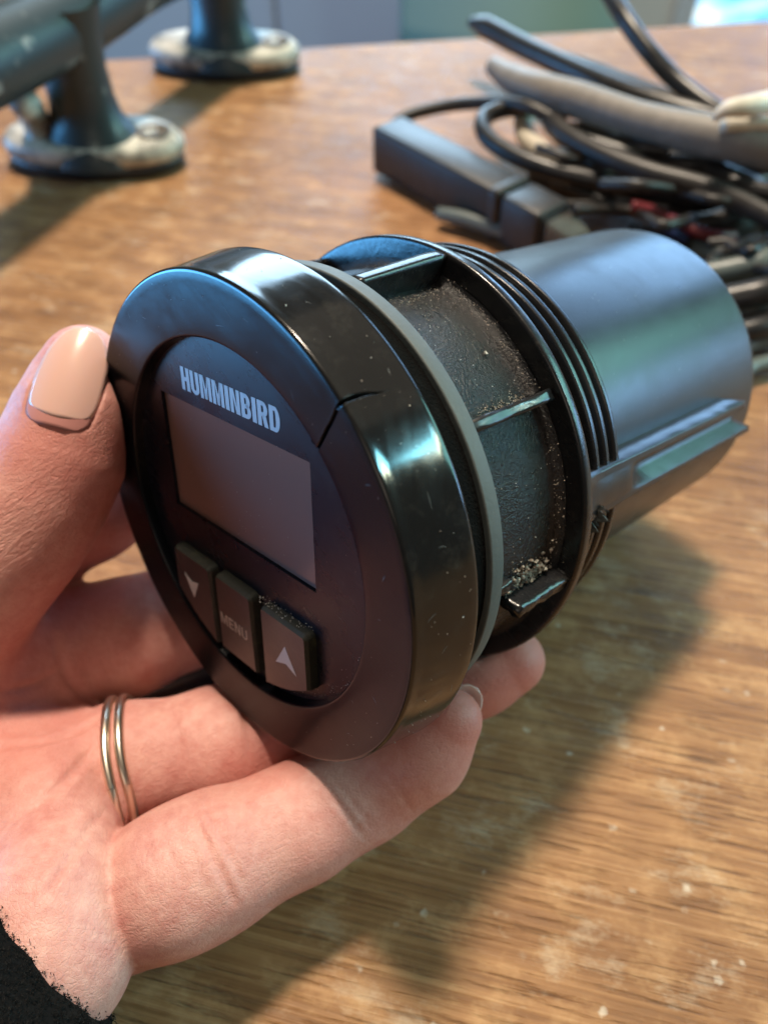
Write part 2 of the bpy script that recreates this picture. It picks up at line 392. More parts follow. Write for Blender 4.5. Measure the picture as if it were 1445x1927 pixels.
for th in (-57, -102, -147, 122, 168): rib(th, 28.3, 32.5, 16.1, 31.2, 1.6)
# screw thread
n, zs = 160, np.linspace(36.4, 44.4, 70); V = []; F = []
for i in range(n):
    th = i/n*360
    for z in zs:
        ph = ((z-36.4)/2.3 - th/360) % 1.0
        tri = max(0., min(1., 1.75*(1-abs(2*ph-1))-.28)); tri = tri*tri*(3-2*tri)
        fade = max(0., min(1., (44.2-z)/.6, (z-36.5)/.5)); V.append(rp(29.1+1.6*tri*fade, th, z))
k = len(zs)
for i in range(n):
    j = (i+1) % n
    for q in range(k-1): F.append((i*k+q, i*k+q+1, j*k+q+1, j*k+q))
frompy('screw_thread', V, F, M['thread'], gauge, recalc=True)
lathe('neck', [(28.0, 32.4), (28.6, 33.4), (28.7, 36.0), (29.0, 36.5)], M['moulded'])
lathe('housing', [(27.1, 36), (27.2, 60), (27.3, 92.4)] + fillet((26.8, 93.0), .5, 0, 90, 4) + [(15, 93.6), (.01, 93.7)], M['housing'])
# twin rail along the housing
V, F = [], []
sec = [(1.6, 26.8), (1.8, 29.6), (2.4, 30.6), (3.3, 30.8), (4.0, 30.5), (4.8, 28.9), (8.0, 28.7), (10.2, 28.9), (11.0, 30.6), (11.8, 31.0), (12.8, 30.8), (13.3, 29.8), (13.6, 26.8)]
nz = 40
for j in range(nz+1):
    f_ = j/nz
    for (th, r) in sec:
        z = 33.1 + (84.5 - .30*th - 33.1)*f_
        if r > 27: r = max(r, max(31.4, 31.9-.14*(z-33))) if not 4.5 < th < 10.5 else (31.55 if z < 44.8 else max(r, 31.55-(z-44.8)*.5))
        V.append(rp(r + random.gauss(0, .025), th - 3.3*f_, z))
k = len(sec)
for j in range(nz):
    for i in range(k-1): a = j*k+i; F.append((a, a+1, a+k+1, a+k))
F.append(tuple(range(k))); F.append(tuple(nz*k+i for i in range(k))[::-1])
frompy('rail', V, F, M['housing'], gauge, True, recalc=True)
# jagged scraps of plastic where the rail meets the thread
V, F = [], []
for i in range(14):
    th, z, r = random.uniform(-2, 4), random.uniform(35.5, 39), 30.9
    a = len(V); s = random.uniform(.5, 1.2)
    for d in ((-1, 0, 0), (1, 0, 0), (0, 1, 0), (0, 0, 1.4)):
        V.append(rp(r+d[2]*s, th+d[0]*s*1.4, z+d[1]*s+random.uniform(-.2, .2)))
    F += [(a, a+1, a+2), (a, a+1, a+3), (a+1, a+2, a+3), (a, a+2, a+3)]
o = frompy('plastic_burr', V, F, M['rubber'], gauge, False, recalc=True); o['kind'] = 'stuff'

# face: lens with a window for the screen
ZL = 2.0; sx0, sx1, sy0, sy1 = -17.1, 14.75, -14.35, 3.05; scx, scy = (sx0+sx1)/2, (sy0+sy1)/2
V, F = [], []
angs = sorted(list(np.linspace(0, 2*math.pi, 121)[:-1]) + [math.atan2(y-scy, x-scx) % (2*math.pi) for x in (sx0, sx1) for y in (sy0, sy1)])
for a in angs:
    c, s = math.cos(a), math.sin(a)
    q = min((sx1-scx)/abs(c) if abs(c) > 1e-9 else 1e9, (sy1-scy)/abs(s) if abs(s) > 1e-9 else 1e9)
    ix, iy = scx+q*c, scy+q*s
    B = scx*c+scy*s; t_ = -B+math.sqrt(B*B-(scx*scx+scy*scy-25.05**2)); ox, oy = scx+t_*c, scy+t_*s
    V += [(ox*MM, oy*MM, ZL*MM), (ix*MM, iy*MM, ZL*MM), (ix*MM, iy*MM, (ZL+.55)*MM)]
n = len(angs)
for i in range(n):
    j = (i+1) % n; F += [(3*i, 3*j, 3*j+1, 3*i+1), (3*i+1, 3*j+1, 3*j+2, 3*i+2)]
frompy('faceplate', V, F, M['lens'], gauge, False, recalc=True)
bm = bmesh.new(); box(bm, (scx*MM, scy*MM, (ZL+.75)*MM), ((sx1-sx0+1)*MM, (sy1-sy0+1)*MM, .4*MM)); frombm('screen', bm, M['screen'], gauge, False)
# buttons
def clip_outline(x0, x1, y0, y1, rc, rad=.9):
    pts = []
    def arc(cx, cy, a0, a1):
        for i in range(5):
            a = math.radians(a0+(a1-a0)*i/4); pts.append((cx+rad*math.cos(a), cy+rad*math.sin(a)))
    arc(x0+rad, y0+rad, 180, 270); arc(x1-rad, y0+rad, 270, 360)
    def yb(x): return min(y1, math.sqrt(max(0, rc*rc-x*x)))
    for x in np.linspace(x1, x0, 13): pts.append((x, yb(x)))
    return pts
def inset(pts, d):
    cx = sum(p[0] for p in pts)/len(pts); cy = sum(p[1] for p in pts)/len(pts); out = []
    P = [np.array(p) for p in pts]; n = len(P)
    for i in range(n):
        e1 = P[i]-P[i-1]; e2 = P[(i+1) % n]-P[i]; nn = np.array([-(e1[1]/(np.linalg.norm(e1)+1e-9)+e2[1]/(np.linalg.norm(e2)+1e-9)), (e1[0]/(np.linalg.norm(e1)+1e-9)+e2[0]/(np.linalg.norm(e2)+1e-9))])
        nn /= np.linalg.norm(nn)+1e-9; out.append(tuple(P[i]+nn*d))
    return out
def button(x0, x1, y0, y1, rc, ztop, label):
    o0 = clip_outline(x0, x1, y0, y1, rc); o1 = inset(o0, .12); o2 = inset(o0, .45)
    V = []; F = []; n = len(o0)
    for (pts, z) in ((o0, ZL+.1), (o1, ztop+.5), (o2, ztop)): V += [(x*MM, y*MM, z*MM) for x, y in pts]
    for l in range(2):
        for i in range(n): j = (i+1) % n; F.append((l*n+i, l*n+j, (l+1)*n+j, (l+1)*n+i))
    F.append(tuple(2*n+i for i in range(n)))
    o = frompy('button', V, F, [M['button'], M['button_side']], gauge, False, recalc=True)
    for p in o.data.polygons: p.material_index = 0 if len(p.vertices) > 4 else 1
    o['label'] = label; return o
ZB = .35
b1 = button(-17.2, -7.4, 9.3, 23, 24.0, ZB, 'left button marked with a down arrow')
b2 = button(-6.3, 2.5, 9.3, 22.6, 24.0, ZB, 'middle button marked MENU')
b3 = button(4.4, 14.3, 9.3, 23, 23.2, ZB, 'right button marked with an up arrow')
def flat(name, polys, z, m, parent, th=.03):
    bm = bmesh.new()
    for P in polys:
        vs = [bm.verts.new((x*MM, y*MM, z*MM)) for x, y in P]; f = bm.faces.new(vs)
    bmesh.ops.triangulate(bm, faces=list(bm.faces))
    r = bmesh.ops.extrude_face_region(bm, geom=list(bm.faces)); 
    bmesh.ops.translate(bm, verts=[v for v in r['geom'] if isinstance(v, bmesh.types.BMVert)], vec=(0, 0, -th*MM))
    return frombm(name, bm, m, parent, False)
flat('arrow_mark', [[(-14.6, 13.3), (-12.8, 14.15), (-10.9, 13.5), (-12.7, 16.9)]], ZB-.005, M['print'], b1)
flat('arrow_mark', [[(9.7, 13.3), (7.45, 17.05), (9.75, 16.15), (11.85, 17.0)]], ZB-.005, M['print'], b3)
# lettering built from strokes: unit cell height 1, heavy condensed capitals
def stroke(a, b, w):
    a, b = np.array(a, float), np.array(b, float); d = (b-a)/np.linalg.norm(b-a); nrm = np.array([-d[1], d[0]])*w/2
    return [tuple(a+nrm), tuple(b+nrm), tuple(b-nrm), tuple(a-nrm)]
def rect(x0, y0, x1, y1): return [(x0, y0), (x1, y0), (x1, y1), (x0, y1)]
def arcband(cx, cy, rx, ry, w, wy, a0, a1, n=10):
    out = []
    for i in range(n):
        p = []
        for a, o in ((a0+(a1-a0)*i/n, 1), (a0+(a1-a0)*(i+1)/n, 1), (a0+(a1-a0)*(i+1)/n, 0), (a0+(a1-a0)*i/n, 0)):
            a = math.radians(a); p.append((cx+(rx if o else rx-w)*math.cos(a), cy+(ry if o else ry-wy)*math.sin(a)))
        out.append(p)
    return out
def glyph(ch, w, s, h):             # w letter width, s stem, h horizontal stroke; y down 0..1
    if ch == 'H': return [rect(0, 0, s, 1), rect(w-s, 0, w, 1), rect(s, .5-h/2, w-s, .5+h/2)]
    if ch == 'U': return [rect(0, 0, s, .7), rect(w-s, 0, w, .7)] + arcband(w/2, .7, w/2, .3, s, h, 0, 180)
    if ch == 'M': return [rect(0, 0, s*.9, 1), rect(w-s*.9, 0, w, 1), [(s*.9, 0), (s*1.1, 0), (w/2+s*.35, .80), (w/2+.0, .98), (w/2-s*.35, .98)], [(w-s*.9, 0), (w-s*1.1, 0), (w/2, .72), (w/2, .98), (w/2+s*.35, .98)]]
    if ch == 'I': return [rect(0, 0, s, 1)]
    if ch == 'N': return [rect(0, 0, s*.9, 1), rect(w-s*.9, 0, w, 1), [(s*.9, 0), (s*1.15, 0), (w-s*.9, .72), (w-s*.9, 1), (w-s*1.15, 1), (s*.9, .28)]]
    if ch == 'D': return [rect(0, 0, s, 1), rect(s, 0, w*.55, h), rect(s, 1-h, w*.55, 1)] + arcband(w*.55, .5, w*.45, .5, s, h, -90, 90, 14)
    if ch == 'B': return [rect(0, 0, s, 1)] + [rect(s, y, w*.55, y+h) for y in (0, .5-h/2, 1-h)] + arcband(w*.52, .25+h/4, w*.43, .25+h/4, s, h, -90, 90) + arcband(w*.55, .75-h/4, w*.45, .25+h/4, s, h, -90, 90)
    if ch == 'R': return [rect(0, 0, s, 1), rect(s, 0, w*.55, h), rect(s, .52-h/2, w*.55, .52+h/2)] + arcband(w*.52, .26+h/4, w*.46, .26+h/4, s, h, -90, 90) + [[(w*.42, .55), (w*.42+s, .55), (w, 1), (w-s*1.05, 1)]]
    if ch == 'E': return [rect(0, 0, s, 1), rect(s, 0, w, h), rect(s, .5-h/2, w*.92, .5+h/2), rect(s, 1-h, w, 1)]
def word(txt, x0, x1, y0, y1, widths, gap, stem, hor, slant=0):
    tot = sum(widths[c] for c in txt)+gap*(len(txt)-1); k = (x1-x0)/tot; x = x0; out = []
    for c in txt:
        for P in glyph(c, widths[c]*k, stem*k if c != 'I' else widths['I']*k, hor):
            out.append([(x+p[0], y0+p[1]*(y1-y0)) for p in P])
        x += (widths[c]+gap)*k
    return out
wd = dict(H=1.0, U=1.0, M=1.28, I=.42, N=1.02, B=1.0, R=1.02, D=1.0)
flat('logo_lettering', word('HUMMINBIRD', -11.0, 9.75, -19.25, -16.15, wd, .13, .38, .17), ZL-.01, M['print'], gauge)
flat('menu_lettering', word('MENU', -5.5, .95, 15.65, 17.45, dict(M=1.25, E=.85, N=1.0, U=1.0), .28, .22, .13), ZB-.005, M['menuprint'], b2)

# dirt: crumbs in the recess by the broken rib, along the flange seam and fine dust all over
def crumbs(name, pts, m):
    V = []; F = []
    for (p, s) in pts:
        a = len(V)
        for d in ((1, 0, 0), (-1, 0, 0), (0, 1, 0), (0, -1, 0), (0, 0, 1), (0, 0, -1)):
            q = np.array(d)*s*random.uniform(.6, 1.3)+np.array([random.gauss(0, s*.25) for _ in range(3)]); V.append((p[0]+q[0]*MM, p[1]+q[1]*MM, p[2]+q[2]*MM))
        F += [tuple(a+i for i in f) for f in ((0, 2, 4), (2, 1, 4), (1, 3, 4), (3, 0, 4), (2, 0, 5), (1, 2, 5), (3, 1, 5), (0, 3, 5))]
    o = frompy(name, V, F, m, gauge, False); o['kind'] = 'stuff'; return o
P = []
for i in range(330): # heap against the snapped rib
    z = 20.5 + abs(random.gauss(0, 1))*3.6 if i % 3 else random.uniform(24, 30); th = -10.8 + abs(random.gauss(0, 3.2)); r = 29.1+random.uniform(0, .7)*max(0, 1-(th+10.8)/9)
    P.append((rp(r, th, min(z, 30.2)), random.choice((.07, .09, .12, .16, .22, .34))))
for i in range(200): # along the seam in front of the flange
    th = random.choice((random.uniform(-9, 30), random.uniform(37, 75))); P.append((rp(29.2+abs(random.gauss(0, .9)), th, 30.2-abs(random.gauss(0, .55))), random.choice((.03, .04, .06, .09))))
for i in range(170): # sawdust under the top rib
    P.append((rp(29.0, 74.5-abs(random.gauss(0, 6)), random.uniform(17, 29.5)), random.uniform(.04, .10)))
for i in range(160): P.append((rp(29.0, 35.8+abs(random.gauss(0, 1.5)), random.uniform(20, 29)), random.uniform(.05, .10)))
crumbs('dirt', P, M['dirt'])
P = []
for i in range(70): th = random.uniform(-60, 95); z = random.uniform(1.5, 8.2); P.append((rp(33.05+z*.14+.0, th, z), random.choice((.03, .04, .05, .08))))
for i in range(60): th = random.uniform(0, 360); r = random.uniform(25.6, 32); P.append((rp(r, th, .33-(r-25.6)/6.5*.28), random.choice((.02, .03, .04))))
for i in range(90): th = random.gauss(-45, 20); r = 24.6-abs(random.gauss(0, .7)); P.append((rp(r, th, ZL), random.choice((.02, .03, .04, .06))))
for i in range(70): P.append((rp(random.uniform(0, 24), random.uniform(0, 360), ZL if random.random() < .9 else ZL), .03))
for i in range(60): P.append(((random.uniform(3, 14)*MM, random.uniform(8.6, 9.4)*MM, random.uniform(.8, 1.9)*MM), random.uniform(.04, .10)))
for i in range(70): P.append((rp(30.7, random.uniform(-40, 90), random.uniform(9.4, 13)), random.uniform(.03, .07)))
for i in range(110): P.append((rp(29.05, random.uniform(-8, 74), random.uniform(17, 29)), random.uniform(.03, .07)))
for i in range(70): P.append((rp(27.3, random.uniform(0, 100), random.uniform(45, 90)), random.uniform(.03, .06)))
P.append((rp(33.6, -12, 5.3), .16)); P.append((rp(29.2, 50, 26.5), .3)); P.append((rp(24.7, -9, 1.6), .18))
o = crumbs('dust', P, M['dust'])
V = []; F = []
for i in range(26):
    th = random.uniform(-50, 130); L = random.uniform(.6, 2.6); a_ = random.uniform(0, 6.28); w_ = random.uniform(.012, .03); k = len(V)
    if i % 2: r0 = random.uniform(26.5, 31.5); f_ = lambda x, y: rp(r0+x, th+math.degrees(y/29), .325-(r0+x-25.6)/6.8*.27-.012)
    else: z0 = random.uniform(2, 7.5); f_ = lambda x, y: rp(33.03+(z0+x-1)*.1625+.012, th+math.degrees(y/33), z0+x)
    for t_ in (0, .33, .66, 1):
        x, y = (t_-.5)*L*math.cos(a_)*.5, (t_-.5)*L*math.sin(a_)+.12*math.sin(3*t_); q = w_*math.sin(math.pi*(.08+.84*t_))
        V += [f_(x-q*math.sin(a_), y+q*math.cos(a_)), f_(x+q*math.sin(a_), y-q*math.cos(a_))]
    for j in range(3): F.append((k+2*j, k+2*j+1, k+2*j+3, k+2*j+2))
o = frompy('scratches', V, F, mat('pale_scratch', (.16, .16, .155), .6), gauge, False); o['kind'] = 'stuff'

# ------------------------------------------------------------------ hand: one surface grown from a distance field
def J(px, py, d, rpx): return (np.array(cpt(px, py, d))/MM, rpx*d/FPX)      # joint: centre (mm) and radius (mm) from its width in pixels
fingers = {
 'pinky': [J(240, 1700, 106, 120), J(330, 1656, 103, 117), J(420, 1612, 105.5, 110), J(565, 1546, 110, 97), J(690, 1476, 113, 89), J(795, 1416, 110.5, 73), J(850, 1354, 108, 57)],
 'ring':  [J(120, 1450, 121, 112), J(240, 1438, 120, 108), J(420, 1405, 123, 108), J(600, 1372, 126, 98), J(800, 1310, 126, 84), J(900, 1268, 125, 72), J(962, 1243, 124, 62)],
 'middle': [J(0, 1275, 128, 118), J(120, 1228, 132, 110), J(240, 1200, 136, 108), J(360, 1162, 142, 104), J(480, 1130, 149, 90), J(590, 1085, 154, 78)],
 'index': [J(-120, 1080, 128, 118), J(60, 1010, 131, 100), J(170, 960, 134, 92), J(250, 915, 138, 84), J(310, 870, 142, 70)],
 'thumb': [J(-230, 1330, 118, 175), J(-125, 1185, 116, 142), J(-45, 1085, 114.5, 128), J(26, 1005, 114, 120), J(78, 925, 114, 114), J(119, 850, 114, 105), J(146, 765, 114, 94), J(158, 700, 115, 68), J(160, 675, 115.5, 54)],
}
palm = [[J(110, 1470, 122, 112), J(-120, 1900, 117, 235)], [J(110, 1540, 109, 100), J(98, 1690, 100, 122), J(84, 1800, 97, 142), J(-80, 1990, 104, 250)], [J(0, 1280, 130, 125), J(-200, 1850, 122, 240)],
        [J(-230, 1330, 118, 190), J(-270, 1780, 118, 260)], [J(-120, 1120, 128, 125), J(-320, 1700, 124, 240)], [J(-160, 1930, 112, 275), J(-360, 2220, 116, 270)], [J(60, 1560, 116, 120), J(-100, 1700, 116, 200)]]
def cone(P, A, B):
    (a, ra), (b, rb) = A, B; ab = (b-a).astype(np.float32); pa = P-a.astype(np.float32)
    t = np.clip(pa@ab/float(ab@ab), 0, 1); return np.linalg.norm(pa-t[:, None]*ab, axis=1)-(ra+(rb-ra)*t)
def smin(a, b, k): h = np.maximum(k-np.abs(a-b), 0)/k; return np.minimum(a, b)-h*h*k*.25
def chain(P, js, k):
    d = None
    for A, B in zip(js[:-1], js[1:]):
        e = cone(P, A, B); d = e if d is None else smin(d, e, k)
    return d
RwI = Rw.T.astype(np.float32); TwM = (Tw/MM).astype(np.float32)
def gauge_sdf(P):
    Q = (P-TwM)@Rw.astype(np.float32); r = np.hypot(Q[:, 0], Q[:, 1]); z = Q[:, 2]
    def cyl(rr, z0, z1):
        a = r-rr; b = np.abs(z-(z0+z1)/2)-(z1-z0)/2; return np.minimum(np.maximum(a, b), 0)+np.hypot(np.maximum(a, 0), np.maximum(b, 0))
    return np.minimum(np.minimum(cyl(34.1, .1, 8.9), cyl(31.8, 8.9, 30)), np.minimum(cyl(33.1, 30, 33), cyl(31.8, 33, 45)))
# finger creases: polylines (photo pixels, depth) pressed into the skin
creases = [([(350, 1500), (385, 1580), (425, 1660), (440, 1700)], .30, .45), ([(376, 1490), (418, 1580), (462, 1675)], .18, .40), ([(300, 1530), (318, 1600), (345, 1660)], .10, .4),
           ([(590, 1452), (640, 1515), (685, 1575)], .26, .42), ([(610, 1445), (660, 1510), (700, 1560)], .12, .4), ([(715, 1440), (752, 1490), (775, 1530)], .08, .35),
           ([(318, 1322), (338, 1400), (334, 1480)], .14, .5), ([(440, 1300), (466, 1380), (470, 1440)], .16, .5),
           ([(105, 1200), (118, 1255), (150, 1300), (195, 1345)], .30, .6), ([(0, 1405), (80, 1398), (150, 1375), (212, 1335)], .34, .6), ([(0, 1560), (90, 1500), (150, 1440), (190, 1390)], .30, .6),
           ([(60, 1730), (110, 1650), (160, 1570), (205, 1520)], .18, .5), ([(0, 1300), (60, 1290), (110, 1262)], .22, .5)]
CR = []
def hand_sdf(P, fine=False):
    d = None
    for js in palm:
        e = chain(P, js, 6.); d = e if d is None else smin(d, e, 13.)
    d = smin(d, chain(P, fingers['thumb'], 4.), 6.)
    d = smin(d, chain(P, fingers['index'], 3.), 5.)
    d = smin(d, chain(P, fingers['middle'], 3.), 4.)
    d = smin(d, chain(P, fingers['ring'], 3.), 2.2)
    d = smin(d, chain(P, fingers['pinky'], 5.), .5)
    g = gauge_sdf(P)-.12
    d = -smin(-d, g, 1.2)
    if fine:
        for pts, dp, w_ in CR:
            lo_, hi_ = pts.min(0)-3, pts.max(0)+3; sel = np.nonzero(((P > lo_) & (P < hi_)).all(1))[0]
            if len(sel) == 0: continue
            Q = P[sel]; m = np.full(len(Q), 1e9, np.float32); tt_ = np.zeros(len(Q), np.float32); n_ = len(pts)-1
            for i_, (a, b) in enumerate(zip(pts[:-1], pts[1:])):
                ab = b-a; pa = Q-a; t = np.clip(pa@ab/(ab@ab+1e-9), 0, 1); dd = np.linalg.norm(pa-t[:, None]*ab, axis=1)
                c_ = dd < m; tt_[c_] = (i_+t[c_])/n_; m = np.minimum(m, dd)
            d[sel] += 1.35*dp*np.sin(np.pi*np.clip(tt_, .03, .97))**.5*(np.exp(-(m/w_)**2)-.35*np.exp(-((m-2.2*w_)/(1.4*w_))**2))
    return d
def ray_hits(px, d0=80, d1=150):
    D = np.array([np.array(cpt(x, y, 1000.))-np.array([0, 0, CAMH]) for x, y in px]); o_ = np.array([0, 0, CAMH])/MM; t = np.full(len(D), float(d0))
    for _ in range(60): t = np.minimum(t+np.maximum(hand_sdf((o_+D*t[:, None]).astype(np.float32)), 0)*.9, d1)
    return (o_+D*t[:, None])[t < d1-1]
for pts_, dp_, w_ in creases:
    q_ = catmull([(x, y, 0) for x, y in pts_], 6)[:, :2]; CR.append((ray_hits(q_).astype(np.float32), dp_, w_))
def surface_nets(fn, lo, hi, h, blk=12):
    nx, ny, nz = [int(math.ceil((hi[i]-lo[i])/h))+1 for i in range(3)]
    Vv = np.full((nx, ny, nz), 9., np.float32)
    ax = [lo[i]+h*np.arange(n) for i, n in enumerate((nx, ny, nz))]
    bx = [range(0, n, blk) for n in (nx, ny, nz)]
    cs = np.array([(i+blk/2, j+blk/2, k+blk/2) for i in bx[0] for j in bx[1] for k in bx[2]], np.float32)*h+np.array(lo, np.float32)
    dc = fn(cs); half = blk*h*.5*1.75+1.5; q = 0
    for i in bx[0]:
        for j in bx[1]:
            for k in bx[2]:
                v = dc[q]; q += 1
                sl = (slice(i, i+blk), slice(j, j+blk), slice(k, k+blk))
                if abs(v) > half: Vv[sl] = v; continue
                g = np.stack(np.meshgrid(ax[0][sl[0]], ax[1][sl[1]], ax[2][sl[2]], indexing='ij'), -1); s = g.shape
                Vv[sl] = fn(g.reshape(-1, 3).astype(np.float32)).reshape(s[:3])
    ins = Vv < 0
    c8 = [ins[i:nx-1+i, j:ny-1+j, k:nz-1+k] for i in (0, 1) for j in (0, 1) for k in (0, 1)]
    s = sum(c.astype(np.int8) for c in c8); act = (s > 0) & (s < 8)
    idx = np.full(act.shape, -1, np.int64); idx[act] = np.arange(act.sum()); I = np.argwhere(act)
    acc = np.zeros((len(I), 3)); cnt = np.zeros(len(I))
    off = [(i, j, k) for i in (0, 1) for j in (0, 1) for k in (0, 1)]
    for a in range(8):
        for b in range(a+1, 8):
            da = np.array(off[a]); db = np.array(off[b])
            if np.abs(da-db).sum() != 1: continue
            va = Vv[tuple((I+da).T)]; vb_ = Vv[tuple((I+db).T)]; m = (va < 0) != (vb_ < 0)
            t = va[m]/(va[m]-vb_[m]); acc[m] += da+(db-da)*t[:, None]; cnt[m] += 1
    verts = (I+acc/cnt[:, None])*h+np.array(lo)
    faces = []
    for axis in range(3):
        sh = [slice(0, n-1) for n in (nx, ny, nz)]
        A = ins[tuple(slice(0, n-1) for n in (nx, ny, nz))]
        Bsl = [slice(0, n-1) for n in (nx, ny, nz)]; Bsl[axis] = slice(1, (nx, ny, nz)[axis]); B = ins[tuple(Bsl)]
        e = np.argwhere(A != B); u, v = [(1, 2), (2, 0), (0, 1)][axis]
        e = e[(e[:, u] > 0) & (e[:, v] > 0)]
        du = np.zeros(3, int); du[u] = 1; dv = np.zeros(3, int); dv[v] = 1
        q = [idx[tuple((e-o).T)] for o in (0*du, du, du+dv, dv)]
        Q = np.stack(q, 1); flip = A[tuple(e.T)]; Q[~flip] = Q[~flip][:, ::-1]
        faces.append(Q[(Q >= 0).all(1)])
    return verts, np.concatenate(faces)
def grad(fn, P, e=.05):
    g = np.stack([(fn(P+np.array(d, np.float32)*e)-fn(P-np.array(d, np.float32)*e))/(2*e) for d in ((1, 0, 0), (0, 1, 0), (0, 0, 1))], 1)
    return g/(np.linalg.norm(g, axis=1)[:, None]+1e-6)
allj = [j for js in list(fingers.values())+palm for j in js]
lo = np.min([c-r for c, r in allj], 0)-3; hi = np.max([c+r for c, r in allj], 0)+3
wr = np.array(cpt(-420, 1700, 115))/MM
lo = np.maximum(lo, [wr[0], -40, 2])
hv, hf = surface_nets(hand_sdf, lo, hi, .5)
fnf = lambda P: hand_sdf(P, True)
for it in range(2):
    p32 = hv.astype(np.float32); g = grad(fnf, p32); hv = hv-np.clip(fnf(p32), -.5, .5)[:, None]*g*.9
base = np.array(cpt(-120, 1900, 112))
person = tag(empty('person', tuple(base)), 'left hand with pale polished nails in a black fleece sleeve, gripping the round gauge', 'person')
# nails: curved plates over the finger ends
def ray_surface(px, py, d0=85, d1=140):
    D = np.array(cpt(px, py, 1000.))-np.array([0, 0, CAMH]); o_ = np.array([0, 0, CAMH])/MM; D = D/1.0
    t = d0
    for _ in range(80):
        p = o_+D*t; v = float(hand_sdf(np.array([p], np.float32))[0])
        if v < .02: break
        t += max(v*.8, .02)
        if t > d1: return None
    return p
def nail(name, tipc, up, right, length, width, rv, m, parent, taper=.8, s0=-1., s1=1., lift=.25, ru=40., nrm=None, thick=.12, rim=False):
    """plate in its own frame: s along the finger, t across; rounded far end"""
    up = up/np.linalg.norm(up); right = right-up*(right@up); right /= np.linalg.norm(right); n = np.cross(right, up)
    if nrm is not None and n@nrm < 0: n = -n
    V = []; F = []; ns, nt = 26, 16
    for i in range(ns+1):
        s = s0+(s1-s0)*i/ns
        hw = width/2*float(np.interp(s, *NW))
        if rim: hw *= float(np.interp(s, [s0, s0+.05, s0+.14, s0+.28], [.55, .80, .95, 1]))
        hw = max(hw, .02)
        for k in range(nt+1):
            tt_ = -1+2*k/nt; t = hw*tt_; ss = s*length/2
            if s0 > -.9 and s < s0+.30: ss -= .035*length*(1-tt_*tt_)*(1-(s-s0)/.30)
            curve = -(t*t)/(2*rv)-(ss*ss)/(2*ru)
            V.append((tipc+up*ss+right*t+n*(curve+lift))*MM-base)
    for i in range(ns):
        for k in range(nt): a = i*(nt+1)+k; F.append((a, a+1, a+nt+2, a+nt+1))
    o = frompy(name, V, F, m, parent); md = o.modifiers.new('plate', 'SOLIDIFY'); md.thickness = thick*MM; md.offset = 0
    return o, n
NW = [-1, -.96, -.88, -.75, -.3, 0, .3, .55, .75, .87, .95, 1], [.36, .62, .82, .95, 1, .985, .93, .83, .68, .52, .34, .02]
camr = np.array([1., 0, 0]); camu = np.array([0, sP, cP]); camb = np.array([0, -cP, sP])   # right, up, towards the lens
def bed(c, up, right, length, width, rv, lift, n_, ru=40., depth=.12):
    global hv
    up = up/np.linalg.norm(up); right = right-up*(right@up); right /= np.linalg.norm(right); n = np.cross(right, up); n = n if n@n_ > 0 else -n
    q = hv-c; ss = q@up; t = q@right; sn = np.clip(ss/(length/2), -1, 1)
    hw = width/2*np.interp(sn, *NW); out = np.maximum(np.maximum(np.abs(t)-hw, np.maximum(-length/2-ss, (ss-length/2)*.0)), 0)
    tcl = np.clip(t, -hw, hw); curve = -(tcl**2)/(2*rv)-(ss*ss)/(2*ru)
    hmax = curve+lift-depth+np.minimum(out, 3)*1.1-.25*np.clip(out-.2, 0, 3)
    h = q@n; m = (h > hmax) & (h < 4) & (out < 1.2); hv[m] -= n*(h[m]-hmax[m])[:, None]
pc = ray_surface(132, 706)
if pc is None: pc = np.array(cpt(132, 706, 107))/MM
upv = .21*camr+.97*camu-.30*camb; rtv = .95*camr-.27*camu-.14*camb
pc = pc+.25*camb
bed(pc, upv, rtv, 15.4, 9.4, 6.2, .14, camb)
me = bpy.data.meshes.new('hand'); me.from_pydata([tuple(v*MM-base) for v in hv], [], [tuple(int(i) for i in f) for f in hf]); me.update()
hand = link('hand', me, M['skin'], person)
# colour of the skin itself: redder finger ends and folds; knuckle weight drives the wrinkle relief
def blob(c, s): return np.exp(-(np.linalg.norm(hv-np.array(cpt(*c))/MM, axis=1)/s)**2)
bl = np.clip(.9*blob((900, 1330, 104), 11)+.9*blob((980, 1240, 120), 12)+.7*blob((600, 1440, 118), 14)+.55*blob((70, 830, 106), 7)+.5*blob((225, 1010, 120), 9)+.5*blob((180, 1150, 126), 10)+.45*blob((60, 1420, 112), 12)+.35*blob((220, 900, 108), 9), 0, 1)
kn = np.clip(blob((30, 1000, 104), 8.5)+.7*blob((-20, 1080, 104), 9), 0, 1)
for nm, arr in (('blush', bl), ('knuckle', kn)):
    a = me.attributes.new(nm, 'FLOAT', 'POINT'); a.data.foreach_set('value', arr.astype(np.float32))
th_n, nn = nail('nail', pc, upv, rtv, 15.4, 9.4, 6.2, M['nail'], hand, lift=.14, s0=-1.0, s1=1., nrm=camb)
pol, _ = nail('nail_polish', pc, upv, rtv, 15.6, 9.5, 6.2, M['polish'], th_n, lift=.20, s0=-.74, s1=1., nrm=camb, thick=.05, rim=True)
# little finger nail on the far side of its tip
pt = fingers['pinky'][-1][0]; a_ = fingers['pinky'][-1][0]-fingers['pinky'][-2][0]; a_ /= np.linalg.norm(a_)
nd = .45*camr+.30*camu-.95*camb; nd = nd-a_*(nd@a_); nd /= np.linalg.norm(nd)
nail('nail', pt+nd*3.4+a_*.35, a_, np.cross(a_, nd), 8.6, 5.6, 3.8, M['nailtip'], hand, lift=.1, nrm=nd)

